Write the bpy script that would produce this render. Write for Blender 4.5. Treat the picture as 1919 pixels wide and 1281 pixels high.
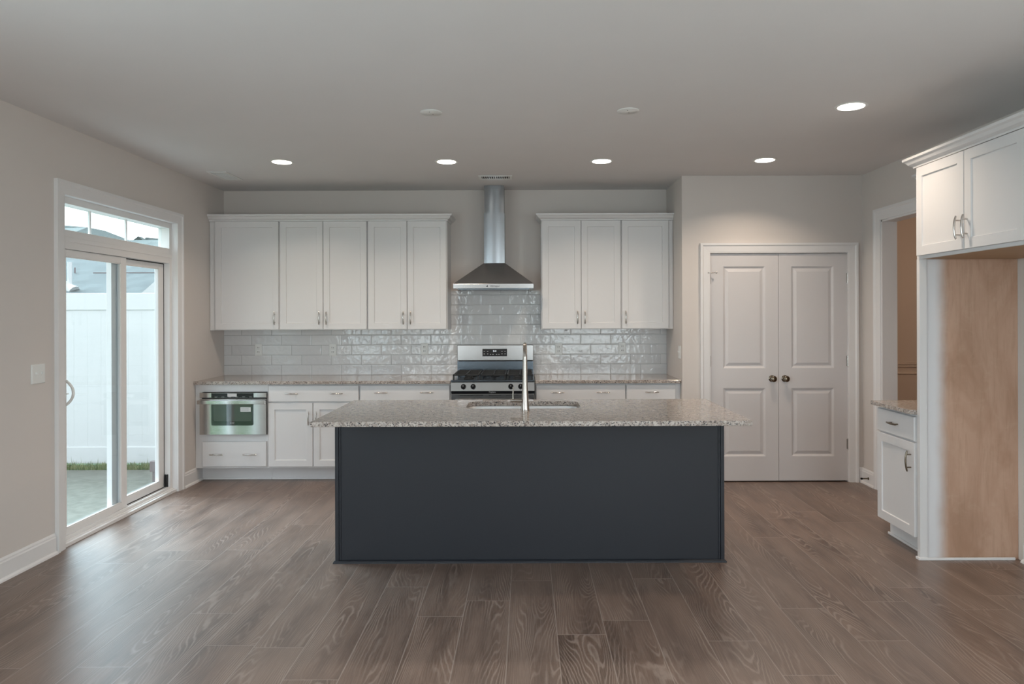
import bpy, bmesh, math, random
from mathutils import Vector, Matrix
PI = math.pi
for o in list(bpy.data.objects):
    bpy.data.objects.remove(o, do_unlink=True)
S = bpy.context.scene
COL = S.collection
random.seed(7)

# ------------------------------------------------------------------ camera
cd = bpy.data.cameras.new('camera')
cam = bpy.data.objects.new('camera', cd)
COL.objects.link(cam)
cam.matrix_world = Matrix.Translation((0, 0, 1.5)) @ Matrix.Rotation(PI/2, 4, 'X') @ Matrix.Rotation(-0.0033, 4, 'Z')
cd.sensor_width = 36.0
cd.sensor_fit = 'HORIZONTAL'
cd.lens = 1340/1919*36
cd.shift_x = -25.5/1919
cd.shift_y = -51.5/1919
cd.clip_start = 0.05
S.camera = cam

# ------------------------------------------------------------------ sky, added fill light, exposure
S.view_settings.view_transform = 'Standard'
S.view_settings.look = 'None'
S.view_settings.gamma = 1
S.view_settings.exposure = -0.03
W = bpy.data.worlds.new('overcast_sky')
S.world = W
W.use_nodes = True
bgn = W.node_tree.nodes['Background']
bgn.inputs[0].default_value = (0.92, 0.955, 1.0, 1)
bgn.inputs[1].default_value = 3.2

def area_light(name, loc, rot, sx, sy, watts, color, spread=PI):
    ld = bpy.data.lights.new(name, 'AREA')
    ld.shape = 'RECTANGLE'
    ld.size, ld.size_y = sx, sy
    ld.energy = watts
    ld.color = color
    ld.spread = spread
    o = bpy.data.objects.new(name, ld)
    o.location = loc
    o.rotation_euler = rot
    COL.objects.link(o)
    return o
# fill lamps added in unseen windows: rear wall, left wall, right wall
area_light('rear_window_fill', (1.5, -3.30, 1.35), (PI/2, 0, 0), 2.0, 2.1, 75, (0.97, 0.955, 1.0))
area_light('rear_window_fill', (-2.3, -3.30, 1.35), (PI/2, 0, 0), .8, 2.1, 30, (0.97, 0.955, 1.0))
area_light('side_window_fill', (-3.14, 0.2, 1.4), (0, -PI/2, 0), 1.6, 3.4, 140, (0.82, 0.91, 1.0))
area_light('side_window_fill', (3.16, 0.2, 1.4), (0, PI/2, 0), 1.6, 3.4, 100, (1.0, 0.96, 0.97))

# soft sun added to brighten the floor by the sliding door
sd = bpy.data.lights.new('floor_fill_sun', 'SUN'); sd.energy = 14.0; sd.angle = math.radians(45); sd.color = (.72, .91, 1.0)
so = bpy.data.objects.new('floor_fill_sun', sd); COL.objects.link(so)
so.rotation_euler = Vector((math.cos(math.radians(38))*.85, -math.cos(math.radians(38))*.53, -math.sin(math.radians(38)))).to_track_quat('-Z', 'Y').to_euler()

# ------------------------------------------------------------------ room constants
XL, XR = -2.981, 3.0          # left / right wall faces
YB, YP = 7.074, 6.37          # back wall, pantry wall
YREAR = -3.2
CEIL = 2.73
XP = 1.395                    # side wall of the pantry

# ------------------------------------------------------------------ node helper and materials
class NT:
    def __init__(s, name):
        s.m = bpy.data.materials.new(name)
        s.m.use_nodes = True
        s.t = s.m.node_tree
        s.b = s.t.nodes['Principled BSDF']
        s.out = s.t.nodes['Material Output']
    def n(s, typ, **kw):
        x = s.t.nodes.new(typ)
        for k, v in kw.items():
            setattr(x, k, v)
        return x
    def put(s, sock, v):
        if isinstance(v, bpy.types.NodeSocket):
            s.t.links.new(v, sock)
        elif isinstance(v, (tuple, list)) and len(v) == 3 and sock.type == 'RGBA':
            sock.default_value = (*v, 1)
        else:
            sock.default_value = v
    def math(s, op, a, b=0.0, c=0.0):
        x = s.n('ShaderNodeMath', operation=op)
        s.put(x.inputs[0], a); s.put(x.inputs[1], b); s.put(x.inputs[2], c)
        return x.outputs[0]
    def mix(s, f, a, b, mode='MIX'):
        x = s.n('ShaderNodeMix', data_type='RGBA', blend_type=mode)
        s.put(x.inputs[0], f); s.put(x.inputs[6], a); s.put(x.inputs[7], b)
        return x.outputs[2]
    def coord(s):
        return s.n('ShaderNodeTexCoord').outputs['Object']
    def pos(s):
        return s.n('ShaderNodeNewGeometry').outputs['Position']
    def sep(s, v):
        x = s.n('ShaderNodeSeparateXYZ'); s.put(x.inputs[0], v)
        return x.outputs
    def comb(s, a, b, c):
        x = s.n('ShaderNodeCombineXYZ')
        s.put(x.inputs[0], a); s.put(x.inputs[1], b); s.put(x.inputs[2], c)
        return x.outputs[0]
    def noise(s, v, scale, detail=3, rough=.5, dist=0):
        x = s.n('ShaderNodeTexNoise')
        s.put(x.inputs['Vector'], v)
        x.inputs['Scale'].default_value = scale; x.inputs['Detail'].default_value = detail
        x.inputs['Roughness'].default_value = rough; x.inputs['Distortion'].default_value = dist
        return x.outputs[0]
    def white(s, v):
        x = s.n('ShaderNodeTexWhiteNoise', noise_dimensions='3D'); s.put(x.inputs[0], v)
        return x.outputs
    def ss(s, v, a, b):
        x = s.n('ShaderNodeMapRange', interpolation_type='SMOOTHSTEP')
        s.put(x.inputs[0], v); x.inputs[1].default_value = a; x.inputs[2].default_value = b
        return x.outputs[0]
    def scalev(s, v, sc):
        x = s.n('ShaderNodeMapping'); s.put(x.inputs[0], v); x.inputs['Scale'].default_value = sc
        return x.outputs[0]
    def bump(s, h, strength, dist):
        x = s.n('ShaderNodeBump'); s.put(x.inputs['Height'], h)
        x.inputs['Strength'].default_value = strength; x.inputs['Distance'].default_value = dist
        s.t.links.new(x.outputs[0], s.b.inputs['Normal'])
    def set(s, col=None, rough=None, metal=None, spec=None):
        if col is not None: s.put(s.b.inputs['Base Color'], col)
        if rough is not None: s.put(s.b.inputs['Roughness'], rough)
        if metal is not None: s.put(s.b.inputs['Metallic'], metal)
        if spec is not None: s.put(s.b.inputs['Specular IOR Level'], spec)
        return s.m

def paint(name, col, rough, var=.03, spec=.4):
    g = NT(name)
    v = g.noise(g.pos(), 3.0, 4)
    c = g.mix(v, tuple(x*(1-var) for x in col), tuple(min(1, x*(1+var)) for x in col))
    g.bump(g.noise(g.pos(), 350, 2), .04, .002)
    return g.set(c, rough, 0, spec)

M = {}
M['wall'] = paint('greige_wall_paint', (.665, .615, .582), .85, .02, .2)
M['ceiling'] = paint('flat_ceiling_paint', (.74, .722, .717), .9, .02, .1)
M['hall'] = paint('tan_wall_paint', (.55, .46, .39), .85, .02, .2)
M['trim'] = paint('white_trim_paint', (.775, .762, .762), .35, .015)
M['cabinet'] = paint('white_cabinet_lacquer', (.70, .69, .692), .38, .015)
M['door'] = paint('white_door_paint', (.65, .628, .632), .42, .015)
M['vinyl'] = paint('white_vinyl', (.79, .775, .77), .3, .01)
M['navy'] = paint('charcoal_navy_paint', (.0145, .0165, .0225), .48, .06)
M['plastic'] = paint('white_plastic', (.78, .78, .76), .3, .01)
M['dark'] = paint('dark_recess', (.02, .02, .022), .6)
M['black'] = paint('black_enamel', (.012, .012, .014), .18)
M['iron'] = paint('black_cast_iron', (.02, .02, .02), .5)
M['fence'] = paint('white_vinyl_fence', (.58, .59, .59), .4, .02)
M['siding'] = paint('white_siding', (.50, .51, .51), .6, .02)
M['postwood'] = paint('weathered_brown_box', (.16, .13, .13), .7, .1)
M['under'] = paint('raw_wood_underside', (.42, .27, .16), .6, .1)

def metal(name, col, rough, aniso=0.0, brush=(1, 1, 200), bs=.03):
    g = NT(name)
    n = g.noise(g.scalev(g.coord(), brush), 6, 3)
    r = g.math('MULTIPLY_ADD', n, .12, rough-.06)
    g.b.inputs['Anisotropic'].default_value = aniso
    if bs: g.bump(n, bs, .001)
    return g.set(col, r, 1)
M['steel'] = metal('brushed_stainless_steel', (.46, .45, .445), .24, 0, (3, 3, 160), .02)
M['mirrorsteel'] = metal('polished_stainless_steel', (.60, .59, .58), .15, 0, (3, 3, 60), .004)
M['steel2'] = metal('chimney_stainless_steel', (.40, .425, .455), .25, 0, (90, 90, 2), .008)
M['nickel'] = metal('satin_nickel', (.56, .53, .50), .22, 0, (1, 1, 1), 0)
M['faucetnickel'] = metal('brushed_faucet_nickel', (.37, .34, .31), .23, 0, (1, 1, 1), 0)
M['bronze'] = metal('dark_bronze', (.20, .165, .125), .2, 0, (1, 1, 1), 0)
M['sinksteel'] = metal('sink_stainless_steel', (.72, .73, .74), .35, 0, (5, 5, 5), 0)
M['darksteel'] = metal('dark_glossy_steel', (.16, .19, .22), .22, 0, (3, 3, 120))

def m_glass(name, tint, f0=.04):
    g = NT(name)
    g.t.nodes.remove(g.b)
    tr = g.n('ShaderNodeBsdfTransparent'); tr.inputs[0].default_value = (*tint, 1)
    gl = g.n('ShaderNodeBsdfGlossy'); gl.inputs['Roughness'].default_value = .01
    ge = g.n('ShaderNodeNewGeometry'); dt = g.n('ShaderNodeVectorMath', operation='DOT_PRODUCT')
    g.t.links.new(ge.outputs['Normal'], dt.inputs[0]); g.t.links.new(ge.outputs['Incoming'], dt.inputs[1])
    om = g.math('SUBTRACT', 1.0, g.math('ABSOLUTE', dt.outputs['Value']))
    fr = g.math('MULTIPLY_ADD', g.math('POWER', om, 5.0), .96, f0)
    mx = g.n('ShaderNodeMixShader')
    g.t.links.new(fr, mx.inputs[0]); g.t.links.new(tr.outputs[0], mx.inputs[1]); g.t.links.new(gl.outputs[0], mx.inputs[2])
    g.t.links.new(mx.outputs[0], g.out.inputs[0])
    return g.m
M['glass'] = m_glass('tinted_door_glass', (.905, .945, .962))
M['clear'] = m_glass('clear_window_glass', (.9, .95, .95))

def m_emit(name, col, st):
    g = NT(name); g.set((.9, .9, .9), .4)
    g.b.inputs['Emission Color'].default_value = (*col, 1)
    g.b.inputs['Emission Strength'].default_value = st
    return g.m
M['lamp'] = m_emit('glowing_lamp_lens', (1, .93, .82), 6)
M['digits'] = m_emit('lit_display_digits', (.8, .9, 1), 1.2)
M['print'] = paint('pale_print', (.6, .6, .6), .5)
M['darkprint'] = paint('dark_grey_print', (.05, .05, .06), .5)

def m_ovenglass(col, name):
    g = NT(name)
    g.b.inputs['Coat Weight'].default_value = 1.0
    g.b.inputs['Coat Roughness'].default_value = .02
    return g.set(col, .05, 0, .7)
M['ovenglass'] = m_ovenglass((.012, .02, .018), 'dark_oven_glass')
M['screen'] = m_ovenglass((.06, .075, .065), 'grey_oven_screen')

def m_floor():
    g = NT('grey_brown_oak_plank')
    x, y, z = g.sep(g.pos())[:3]
    PW, PL = .2295, 1.52
    u = g.math('DIVIDE', g.math('ADD', x, .087+PW*20), PW)
    row = g.math('FLOOR', u)
    fu = g.math('SUBTRACT', u, row)
    off = g.white(g.comb(row, 3.7, 1.1))[0]
    v = g.math('ADD', g.math('DIVIDE', g.math('ADD', y, 20.0), PL), g.math('MULTIPLY', off, 7.0))
    idx = g.math('FLOOR', v)
    fv = g.math('SUBTRACT', v, idx)
    rnd = g.white(g.comb(row, idx, 5.3))
    rx, ry, rz = g.sep(rnd[1])[:3]
    # grain field: contours of a noise stretched along the plank
    lx = g.math('ADD', x, g.math('MULTIPLY', rx, 37.0))
    ly = g.math('ADD', y, g.math('MULTIPLY', ry, 53.0))
    big = g.noise(g.comb(g.math('MULTIPLY', lx, 5.6), g.math('MULTIPLY', ly, .72), g.math('MULTIPLY', rz, 9.0)), 1.0, 1.5, .45, .25)
    wob = g.noise(g.comb(g.math('MULTIPLY', lx, 26.0), g.math('MULTIPLY', ly, 9.0), 0.0), 1.0, 3, .6)
    fld = g.math('ADD', g.math('ADD', g.math('MULTIPLY', big, 30.0), g.math('MULTIPLY', wob, .8)), g.math('MULTIPLY', lx, 62.0))
    fr = g.math('FRACT', fld)
    tri = g.math('ABSOLUTE', g.math('MULTIPLY_ADD', fr, 2.0, -1.0))
    line = g.ss(tri, .45, 1.0)
    fine = g.noise(g.comb(g.math('MULTIPLY', lx, 190.0), g.math('MULTIPLY', ly, 4.5), 0.0), 1.0, 3, .65)
    finem = g.ss(fine, .42, .72)
    blot = g.noise(g.comb(g.math('MULTIPLY', lx, 9.0), g.math('MULTIPLY', ly, 1.5), 2.0), 1.0, 3, .55)
    blot = g.ss(blot, .25, .75)
    strength = g.ss(g.noise(g.comb(g.math('MULTIPLY', lx, 7.0), g.math('MULTIPLY', ly, 1.6), 7.0), 1.0, 2), .38, .66)
    base = g.mix(blot, (.072, .044, .033), (.178, .116, .088))
    base = g.mix(g.math('MULTIPLY', rz, .45), base, (.185, .132, .108))
    base = g.mix(g.math('MULTIPLY', finem, .42), base, (.27, .20, .165))
    lines = g.math('MULTIPLY', line, g.math('MULTIPLY_ADD', strength, .50, .10))
    c = g.mix(lines, base, (.33, .255, .215))
    # seams
    eu = g.math('MULTIPLY', g.math('MINIMUM', fu, g.math('SUBTRACT', 1.0, fu)), PW)
    ev = g.math('MULTIPLY', g.math('MINIMUM', fv, g.math('SUBTRACT', 1.0, fv)), PL)
    e = g.math('MINIMUM', eu, ev)
    seam = g.math('SUBTRACT', 1.0, g.ss(e, .0008, .0032))
    c = g.mix(g.math('MULTIPLY', seam, .65), c, (.34, .275, .24))
    h = g.math('SUBTRACT', g.math('MULTIPLY', finem, .25), seam)
    g.bump(h, .10, .002)
    return g.set(c, g.math('MULTIPLY_ADD', fine, .12, .30), 0, .75)
M['floor'] = m_floor()

def m_granite():
    g = NT('speckled_beige_granite')
    p = g.pos()
    n1 = g.noise(p, 34, 5, .62)
    n2 = g.noise(g.scalev(p, (1, 1, 1.5)), 105, 4, .6, .6)
    n3 = g.noise(p, 140, 3, .6)
    n4 = g.noise(g.scalev(p, (.9, 1.1, 1)), 85, 3, .55, .4)
    c = g.mix(g.ss(n1, .36, .64), (.31, .258, .225), (.51, .455, .415))
    c = g.mix(g.math('MULTIPLY', g.ss(n3, .55, .68), .75), c, (.62, .59, .555))
    c = g.mix(g.math('MULTIPLY', g.ss(n4, .57, .66), .75), c, (.17, .115, .09))
    c = g.mix(g.math('MULTIPLY', g.ss(n2, .548, .585), .95), c, (.045, .045, .052))
    return g.set(c, .09, 0, .5)
M['granite'] = m_granite()

def m_tile():
    g = NT('glossy_white_subway_tile')
    x, y, z = g.sep(g.pos())[:3]
    TW, TH = .2955, .0983
    v = g.math('DIVIDE', g.math('ADD', z, -.909+TH*10), TH)
    row = g.math('FLOOR', v)
    fv = g.math('SUBTRACT', v, row)
    u = g.math('ADD', g.math('DIVIDE', g.math('ADD', x, 2.01+TW*20), TW), g.math('DIVIDE', row, 3.0))
    u = g.math('ADD', u, 0.03)
    ix = g.math('FLOOR', u)
    fu = g.math('SUBTRACT', u, ix)
    eu = g.math('MULTIPLY', g.math('MINIMUM', fu, g.math('SUBTRACT', 1.0, fu)), TW)
    ev = g.math('MULTIPLY', g.math('MINIMUM', fv, g.math('SUBTRACT', 1.0, fv)), TH)
    e = g.math('MINIMUM', eu, ev)
    grout = g.math('SUBTRACT', 1.0, g.ss(e, .0010, .0019))
    rnd = g.white(g.comb(ix, row, 2.2))
    r1, r2, r3 = g.sep(rnd[1])[:3]
    tile = g.mix(r1, (.655, .65, .655), (.715, .71, .71))
    c = g.mix(grout, tile, (.30, .295, .29))
    # rippled hand-made glaze, different on every tile
    pv = g.comb(g.math('MULTIPLY_ADD', r2, 31.0, x), g.math('MULTIPLY', r3, 17.0), z)
    rip = g.noise(pv, 19, 2, .45, .5)
    edge = g.ss(e, .0010, .010)
    h = g.math('ADD', g.math('MULTIPLY', rip, 1.6), g.math('MULTIPLY', edge, .55))
    g.bump(h, .34, .005)
    return g.set(c, g.math('MULTIPLY_ADD', grout, .6, .045), 0, .55)
M['tile'] = m_tile()

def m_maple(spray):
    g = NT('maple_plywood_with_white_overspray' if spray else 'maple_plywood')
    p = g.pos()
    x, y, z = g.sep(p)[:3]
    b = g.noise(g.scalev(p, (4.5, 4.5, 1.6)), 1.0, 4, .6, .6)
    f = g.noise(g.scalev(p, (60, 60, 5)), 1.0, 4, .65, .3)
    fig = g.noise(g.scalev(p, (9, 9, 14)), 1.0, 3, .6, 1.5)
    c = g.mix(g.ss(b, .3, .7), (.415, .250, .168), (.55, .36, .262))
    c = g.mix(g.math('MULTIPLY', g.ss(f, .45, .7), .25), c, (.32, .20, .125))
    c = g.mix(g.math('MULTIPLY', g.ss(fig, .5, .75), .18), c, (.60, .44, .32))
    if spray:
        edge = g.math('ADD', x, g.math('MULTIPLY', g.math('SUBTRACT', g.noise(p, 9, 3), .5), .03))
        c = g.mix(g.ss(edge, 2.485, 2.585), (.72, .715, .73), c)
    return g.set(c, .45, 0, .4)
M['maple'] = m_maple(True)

def m_shingle():
    g = NT('grey_roof_shingles')
    x, y, z = g.sep(g.pos())[:3]
    row = g.math('FLOOR', g.math('MULTIPLY', z, 14.0))
    cell = g.white(g.comb(g.math('FLOOR', g.math('MULTIPLY_ADD', x, 4.0, g.math('MULTIPLY', row, .5))), row, 1.0))[0]
    n = g.noise(g.pos(), 30, 3)
    f = g.math('ADD', g.math('MULTIPLY', cell, .5), g.math('MULTIPLY', n, .5))
    c = g.mix(f, (.022, .031, .031), (.080, .10, .099))
    return g.set(c, .9)
M['shingle'] = m_shingle()

def m_ground(name, a, b, sc):
    g = NT(name)
    n = g.noise(g.pos(), sc, 5, .65)
    c = g.mix(g.ss(n, .3, .7), a, b)
    g.bump(n, .3, .01)
    return g.set(c, .9, 0, .2)
M['concrete'] = m_ground('broom_finished_concrete', (.125, .125, .105), (.165, .165, .14), 14)
M['lawn'] = m_ground('green_lawn', (.03, .06, .024), (.07, .115, .05), 18)
M['blade'] = m_ground('grass_blades', (.075, .135, .045), (.30, .29, .15), 9)
M['foliage'] = m_ground('dark_foliage', (.02, .05, .015), (.06, .11, .03), 8)

# ------------------------------------------------------------------ mesh builder
def FY(yf):   # front facing the camera: (u, v, w) -> world, w grows towards -Y
    return lambda u, v, w: (u, yf-w, v)
def FX(xf):   # front facing the left: w grows towards -X, u runs along Y
    return lambda u, v, w: (xf-w, u, v)
def FL(xf):   # front facing the right: w grows towards +X
    return lambda u, v, w: (xf+w, u, v)
IDENT = lambda a, b, c: (a, b, c)

class MB:
    def __init__(s):
        s.bm = bmesh.new()
    def box(s, x0, x1, y0, y1, z0, z1, bev=0.0, seg=2):
        bm = bmesh.new()
        vs = [bm.verts.new((x, y, z)) for x in (x0, x1) for y in (y0, y1) for z in (z0, z1)]
        for f in ((0,1,3,2),(4,6,7,5),(0,4,5,1),(2,3,7,6),(0,2,6,4),(1,5,7,3)):
            bm.faces.new([vs[i] for i in f])
        bmesh.ops.recalc_face_normals(bm, faces=bm.faces)
        if bev > 0:
            bmesh.ops.bevel(bm, geom=list(bm.edges), offset=bev, segments=seg, profile=.5, affect='EDGES')
        s.merge(bm); return s
    def merge(s, bm):
        me = bpy.data.meshes.new('tmp'); bm.to_mesh(me); bm.free()
        s.bm.from_mesh(me); bpy.data.meshes.remove(me)
    def rings(s, rings, mp=IDENT, cap0=True, cap1=True, closed=False):
        L = [[s.bm.verts.new(mp(*p)) for p in r] for r in rings]
        n = len(L[0])
        pairs = list(zip(L[:-1], L[1:]))
        if closed: pairs.append((L[-1], L[0]))
        for a, b in pairs:
            for i in range(n):
                j = (i+1) % n
                s.bm.faces.new((a[i], a[j], b[j], b[i]))
        if cap0 and not closed: s.bm.faces.new(L[0][::-1])
        if cap1 and not closed: s.bm.faces.new(L[-1])
        return s
    def steps(s, u0, u1, v0, v1, levels, mp, back=True):
        R = [[(u0+i, v0+i, w), (u1-i, v0+i, w), (u1-i, v1-i, w), (u0+i, v1-i, w)] for i, w in levels]
        return s.rings(R, mp, cap0=back)
    def tube(s, pts, r, seg=10, caps=True):
        pts = [Vector(p) for p in pts]
        rs = r if isinstance(r, (list, tuple)) else [r]*len(pts)
        t0 = (pts[1]-pts[0]).normalized()
        up = Vector((0, 0, 1)) if abs(t0.z) < .9 else Vector((1, 0, 0))
        nrm = t0.cross(up).normalized()
        R = []
        for i, p in enumerate(pts):
            t = (pts[min(i+1, len(pts)-1)]-pts[max(i-1, 0)]).normalized()
            nrm = (nrm - t*nrm.dot(t)).normalized()
            bn = t.cross(nrm)
            R.append([tuple(p+(nrm*math.cos(2*PI*k/seg)+bn*math.sin(2*PI*k/seg))*rs[i]) for k in range(seg)])
        return s.rings(R, IDENT, caps, caps)
    def lathe(s, prof, c, axis='Z', seg=24, sgn=1):
        R = []
        for r, h in prof:
            ring = []
            for k in range(seg):
                a = 2*PI*k/seg
                p, q = max(r, 1e-4)*math.cos(a), max(r, 1e-4)*math.sin(a)
                d = {'Z': (p, q, h*sgn), 'Y': (p, h*sgn, q), 'X': (h*sgn, p, q)}[axis]
                ring.append((c[0]+d[0], c[1]+d[1], c[2]+d[2]))
            R.append(ring)
        return s.rings(R)
    def sweep(s, path, prof, mp=IDENT):
        P = [Vector(p) for p in path]
        N = []
        for a, b in zip(P[:-1], P[1:]):
            d = (b-a).normalized(); N.append(Vector((-d.y, d.x)))
        R = []
        for i, p in enumerate(P):
            if i == 0: m = N[0]
            elif i == len(P)-1: m = N[-1]
            else: m = (N[i-1]+N[i])/(1+N[i-1].dot(N[i]))
            R.append([(p.x+m.x*o, p.y+m.y*o, h) for o, h in prof])
        return s.rings(R, mp)
    def prism(s, poly, mp, w0, w1):
        return s.rings([[(u, v, w0) for u, v in poly], [(u, v, w1) for u, v in poly]], mp)
    def text(s, string, size, mp, cx, cy, w=.0006, depth=.0006):
        cu = bpy.data.curves.new('tmp_text', 'FONT'); cu.body = string; cu.size = size
        cu.align_x = 'CENTER'; cu.align_y = 'CENTER'; cu.extrude = depth/2; cu.resolution_u = 2
        o = bpy.data.objects.new('tmp_text', cu); COL.objects.link(o)
        bpy.context.view_layer.update()
        me = bpy.data.meshes.new_from_object(o.evaluated_get(bpy.context.evaluated_depsgraph_get()))
        bpy.data.objects.remove(o, do_unlink=True)
        for v in me.vertices:
            v.co = mp(v.co.x+cx, v.co.y+cy, v.co.z+w)
        s.bm.from_mesh(me); bpy.data.meshes.remove(me)
        return s
    def build(s, name, mat, parent=None, smooth=None, org=None):
        bm = s.bm
        bmesh.ops.remove_doubles(bm, verts=bm.verts, dist=1e-6)
        bmesh.ops.recalc_face_normals(bm, faces=bm.faces)
        if parent is not None:
            q = parent
            while q.parent: q = q.parent
            o0 = Vector(q.location)
        elif org is not None: o0 = Vector(org)
        else:
            xs = [v.co for v in bm.verts]
            lo = [min(v[i] for v in xs) for i in range(3)]; hi = [max(v[i] for v in xs) for i in range(3)]
            o0 = Vector(((lo[0]+hi[0])/2, (lo[1]+hi[1])/2, lo[2]))
        for v in bm.verts: v.co -= o0
        me = bpy.data.meshes.new(name); bm.to_mesh(me); bm.free()
        me.materials.append(M[mat] if isinstance(mat, str) else mat)
        o = bpy.data.objects.new(name, me); COL.objects.link(o)
        if parent is not None: o.parent = parent
        else: o.location = o0
        if smooth:
            for p in me.polygons: p.use_smooth = True
            me.set_sharp_from_angle(angle=math.radians(smooth))
        return o

def tag(o, label, cat, group=None, kind=None):
    o['label'] = label; o['category'] = cat
    if group: o['group'] = group
    if kind: o['kind'] = kind
    return o
def thing(name, label, cat, loc, group=None, kind=None):
    o = bpy.data.objects.new(name, None); COL.objects.link(o)
    o.location = loc; o.empty_display_size = .05
    return tag(o, label, cat, group, kind)
def struct(o, label, cat):
    return tag(o, label, cat, None, 'structure')

# ------------------------------------------------------------------ room shell
T = .14
def shell(name, boxes, mat, label, cat):
    m = MB()
    for b in boxes: m.box(*b)
    return struct(m.build(name, mat), label, cat)
HX1, HY1 = 6.4, 8.3           # hall beyond the cased opening
shell('floor', [(XL-.13, XR, YREAR-T, YB+T, -.12, 0), (XR, HX1+T, 3.4, HY1+T, -.12, 0)], 'floor', 'grey-brown wood plank floor of the whole kitchen', 'floor')
shell('ceiling', [(XL-T, XR, YREAR-T, YB+T, CEIL, CEIL+T), (XR, HX1+T, 3.4, HY1+T, CEIL, CEIL+T)], 'ceiling', 'flat pale grey ceiling over the kitchen', 'ceiling')
SY0, SY1, SZ1 = 4.60, 6.115, 2.30      # hole of the sliding door
shell('wall_left', [(XL-T, XL, YREAR-T, -1.5, 0, CEIL), (XL-T, XL, 1.9, SY0, 0, CEIL), (XL-T, XL, -1.5, 1.9, 0, .6), (XL-T, XL, -1.5, 1.9, 2.2, CEIL), (XL-T, XL, SY1, YB+T, 0, CEIL), (XL-T, XL, SY0, SY1, SZ1, CEIL)], 'wall', 'greige wall with the sliding glass door', 'wall')
shell('wall_back', [(XL, XR+.12, YB, YB+T, 0, CEIL)], 'wall', 'greige wall behind the range hood and upper cabinets', 'wall')
PX0, PX1, PZ1 = 1.632, 2.878, 2.047
shell('wall_pantry', [(XP, XP+.11, YP, YB, 0, CEIL), (XP+.11, PX0, YP, YP+.11, 0, CEIL), (PX1, XR, YP, YP+.11, 0, CEIL), (PX0, PX1, YP, YP+.11, PZ1, CEIL)], 'wall', 'greige wall boxing out the pantry around the double doors', 'wall')
OY0, OY1, OZ1 = 4.95, 6.025, 2.285
shell('wall_right', [(XR, XR+.12, YREAR-T, -1.5, 0, CEIL), (XR, XR+.12, 1.9, OY0, 0, CEIL), (XR, XR+.12, -1.5, 1.9, 0, .6), (XR, XR+.12, -1.5, 1.9, 2.2, CEIL), (XR, XR+.12, OY1, YB, 0, CEIL), (XR, XR+.12, OY0, OY1, OZ1, CEIL)], 'wall', 'greige wall with the cased opening behind the tall maple panel', 'wall')
WZ0, WZ1 = .25, 2.45
shell('wall_rear', [(XL, -2.75, YREAR-T, YREAR, 0, CEIL), (-1.85, .45, YREAR-T, YREAR, 0, CEIL), (2.55, XR, YREAR-T, YREAR, 0, CEIL), (-2.75, -1.85, YREAR-T, YREAR, 0, WZ0), (-2.75, -1.85, YREAR-T, YREAR, WZ1, CEIL), (.45, 2.55, YREAR-T, YREAR, 0, WZ0), (.45, 2.55, YREAR-T, YREAR, WZ1, CEIL)], 'wall', 'greige wall with added windows at the opposite end of the room', 'wall')
shell('wall_hall', [(XR+.12, HX1, HY1, HY1+T, 0, CEIL), (HX1, HX1+T, 3.4, HY1+T, 0, CEIL), (XR+.12, HX1+T, 3.4-T, 3.4, 0, CEIL), (XR, XR+.12, YB, HY1+T, 0, CEIL)], 'hall', 'tan wall of the dim room seen through the cased opening', 'wall')
m = MB()
m.box(XR+.12, HX1, HY1-.022, HY1, .905, .94, .004).box(XR+.12, HX1, HY1-.012, HY1, .875, .905)
struct(m.build('trim_1', 'hall'), 'tan chair rail on the wall beyond the cased opening', 'chair rail')
m = MB()
for k in range(4):
    a = XR+.25+k*.8
    m.sweep([(a, .2), (a+.68, .2), (a+.68, .79), (a, .79), (a, .2)][::-1], [(0, 0), (.008, .016), (.022, .01), (.03, 0)], FY(HY1))
struct(m.build('trim_2', 'hall'), 'tan wainscot frames below the chair rail beyond the opening', 'wainscot')

BB = [(0, 0), (.030, 0), (.028, .010), (.021, .017), (.014, .019), (.014, .102), (.010, .110), (.010, .118), (.004, .130), (0, .130)]
def baseboard(name, path, label):
    return struct(MB().sweep(path, BB).build(name, 'trim'), label, 'baseboard')
baseboard('baseboard_left', [(XL, 4.515), (XL, YREAR)], 'white baseboard left of the sliding door')
baseboard('baseboard_left_corner', [(XL, 6.555), (XL, 6.20)], 'short white baseboard between the sliding door and the base cabinets')
baseboard('baseboard_pantry', [(XR, OY1+.098), (XR, YP), (2.966, YP)], 'short white baseboard in the corner right of the pantry doors')
baseboard('baseboard_right', [(XR, YREAR), (XR, 4.30)], 'white baseboard at the back of the refrigerator bay')

CAS = [(0, 0), (0, .012), (.012, .015), (.060, .018), (.070, .026), (.088, .026), (.088, 0)]
struct(MB().sweep([(4.61, 0), (4.61, 2.285), (6.105, 2.285), (6.105, 0)], CAS, FL(XL)).build('trim_3', 'trim'), 'wide white casing around the sliding glass door', 'door casing')
struct(MB().sweep([(1.643, 0), (1.643, 2.04), (2.868, 2.04), (2.868, 0)], CAS, FY(YP)).build('trim_4', 'trim'), 'white casing around the pantry double doors', 'door casing')
struct(MB().sweep([(OY0, 0), (OY0, OZ1), (OY1, OZ1), (OY1, 0)], [(p[0]*1.1, p[1]) for p in CAS], FX(XR)).build('trim_5', 'trim'), 'white casing of the doorless opening to the tan room', 'door casing')
m = MB()
m.box(XR-.002, XR+.124, OY1-.016, OY1+.001, 0, OZ1).box(XR-.002, XR+.124, OY0-.001, OY0+.016, 0, OZ1).box(XR-.002, XR+.124, OY0, OY1, OZ1-.016, OZ1)
struct(m.build('trim_6', 'trim'), 'white jamb lining the doorless opening to the tan room', 'door jamb')
m = MB()
m.box(PX0, 1.643, YP-.001, YP+.11, 0, PZ1).box(2.868, PX1, YP-.001, YP+.11, 0, PZ1).box(PX0, PX1, YP-.001, YP+.11, 2.04, PZ1)
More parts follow.
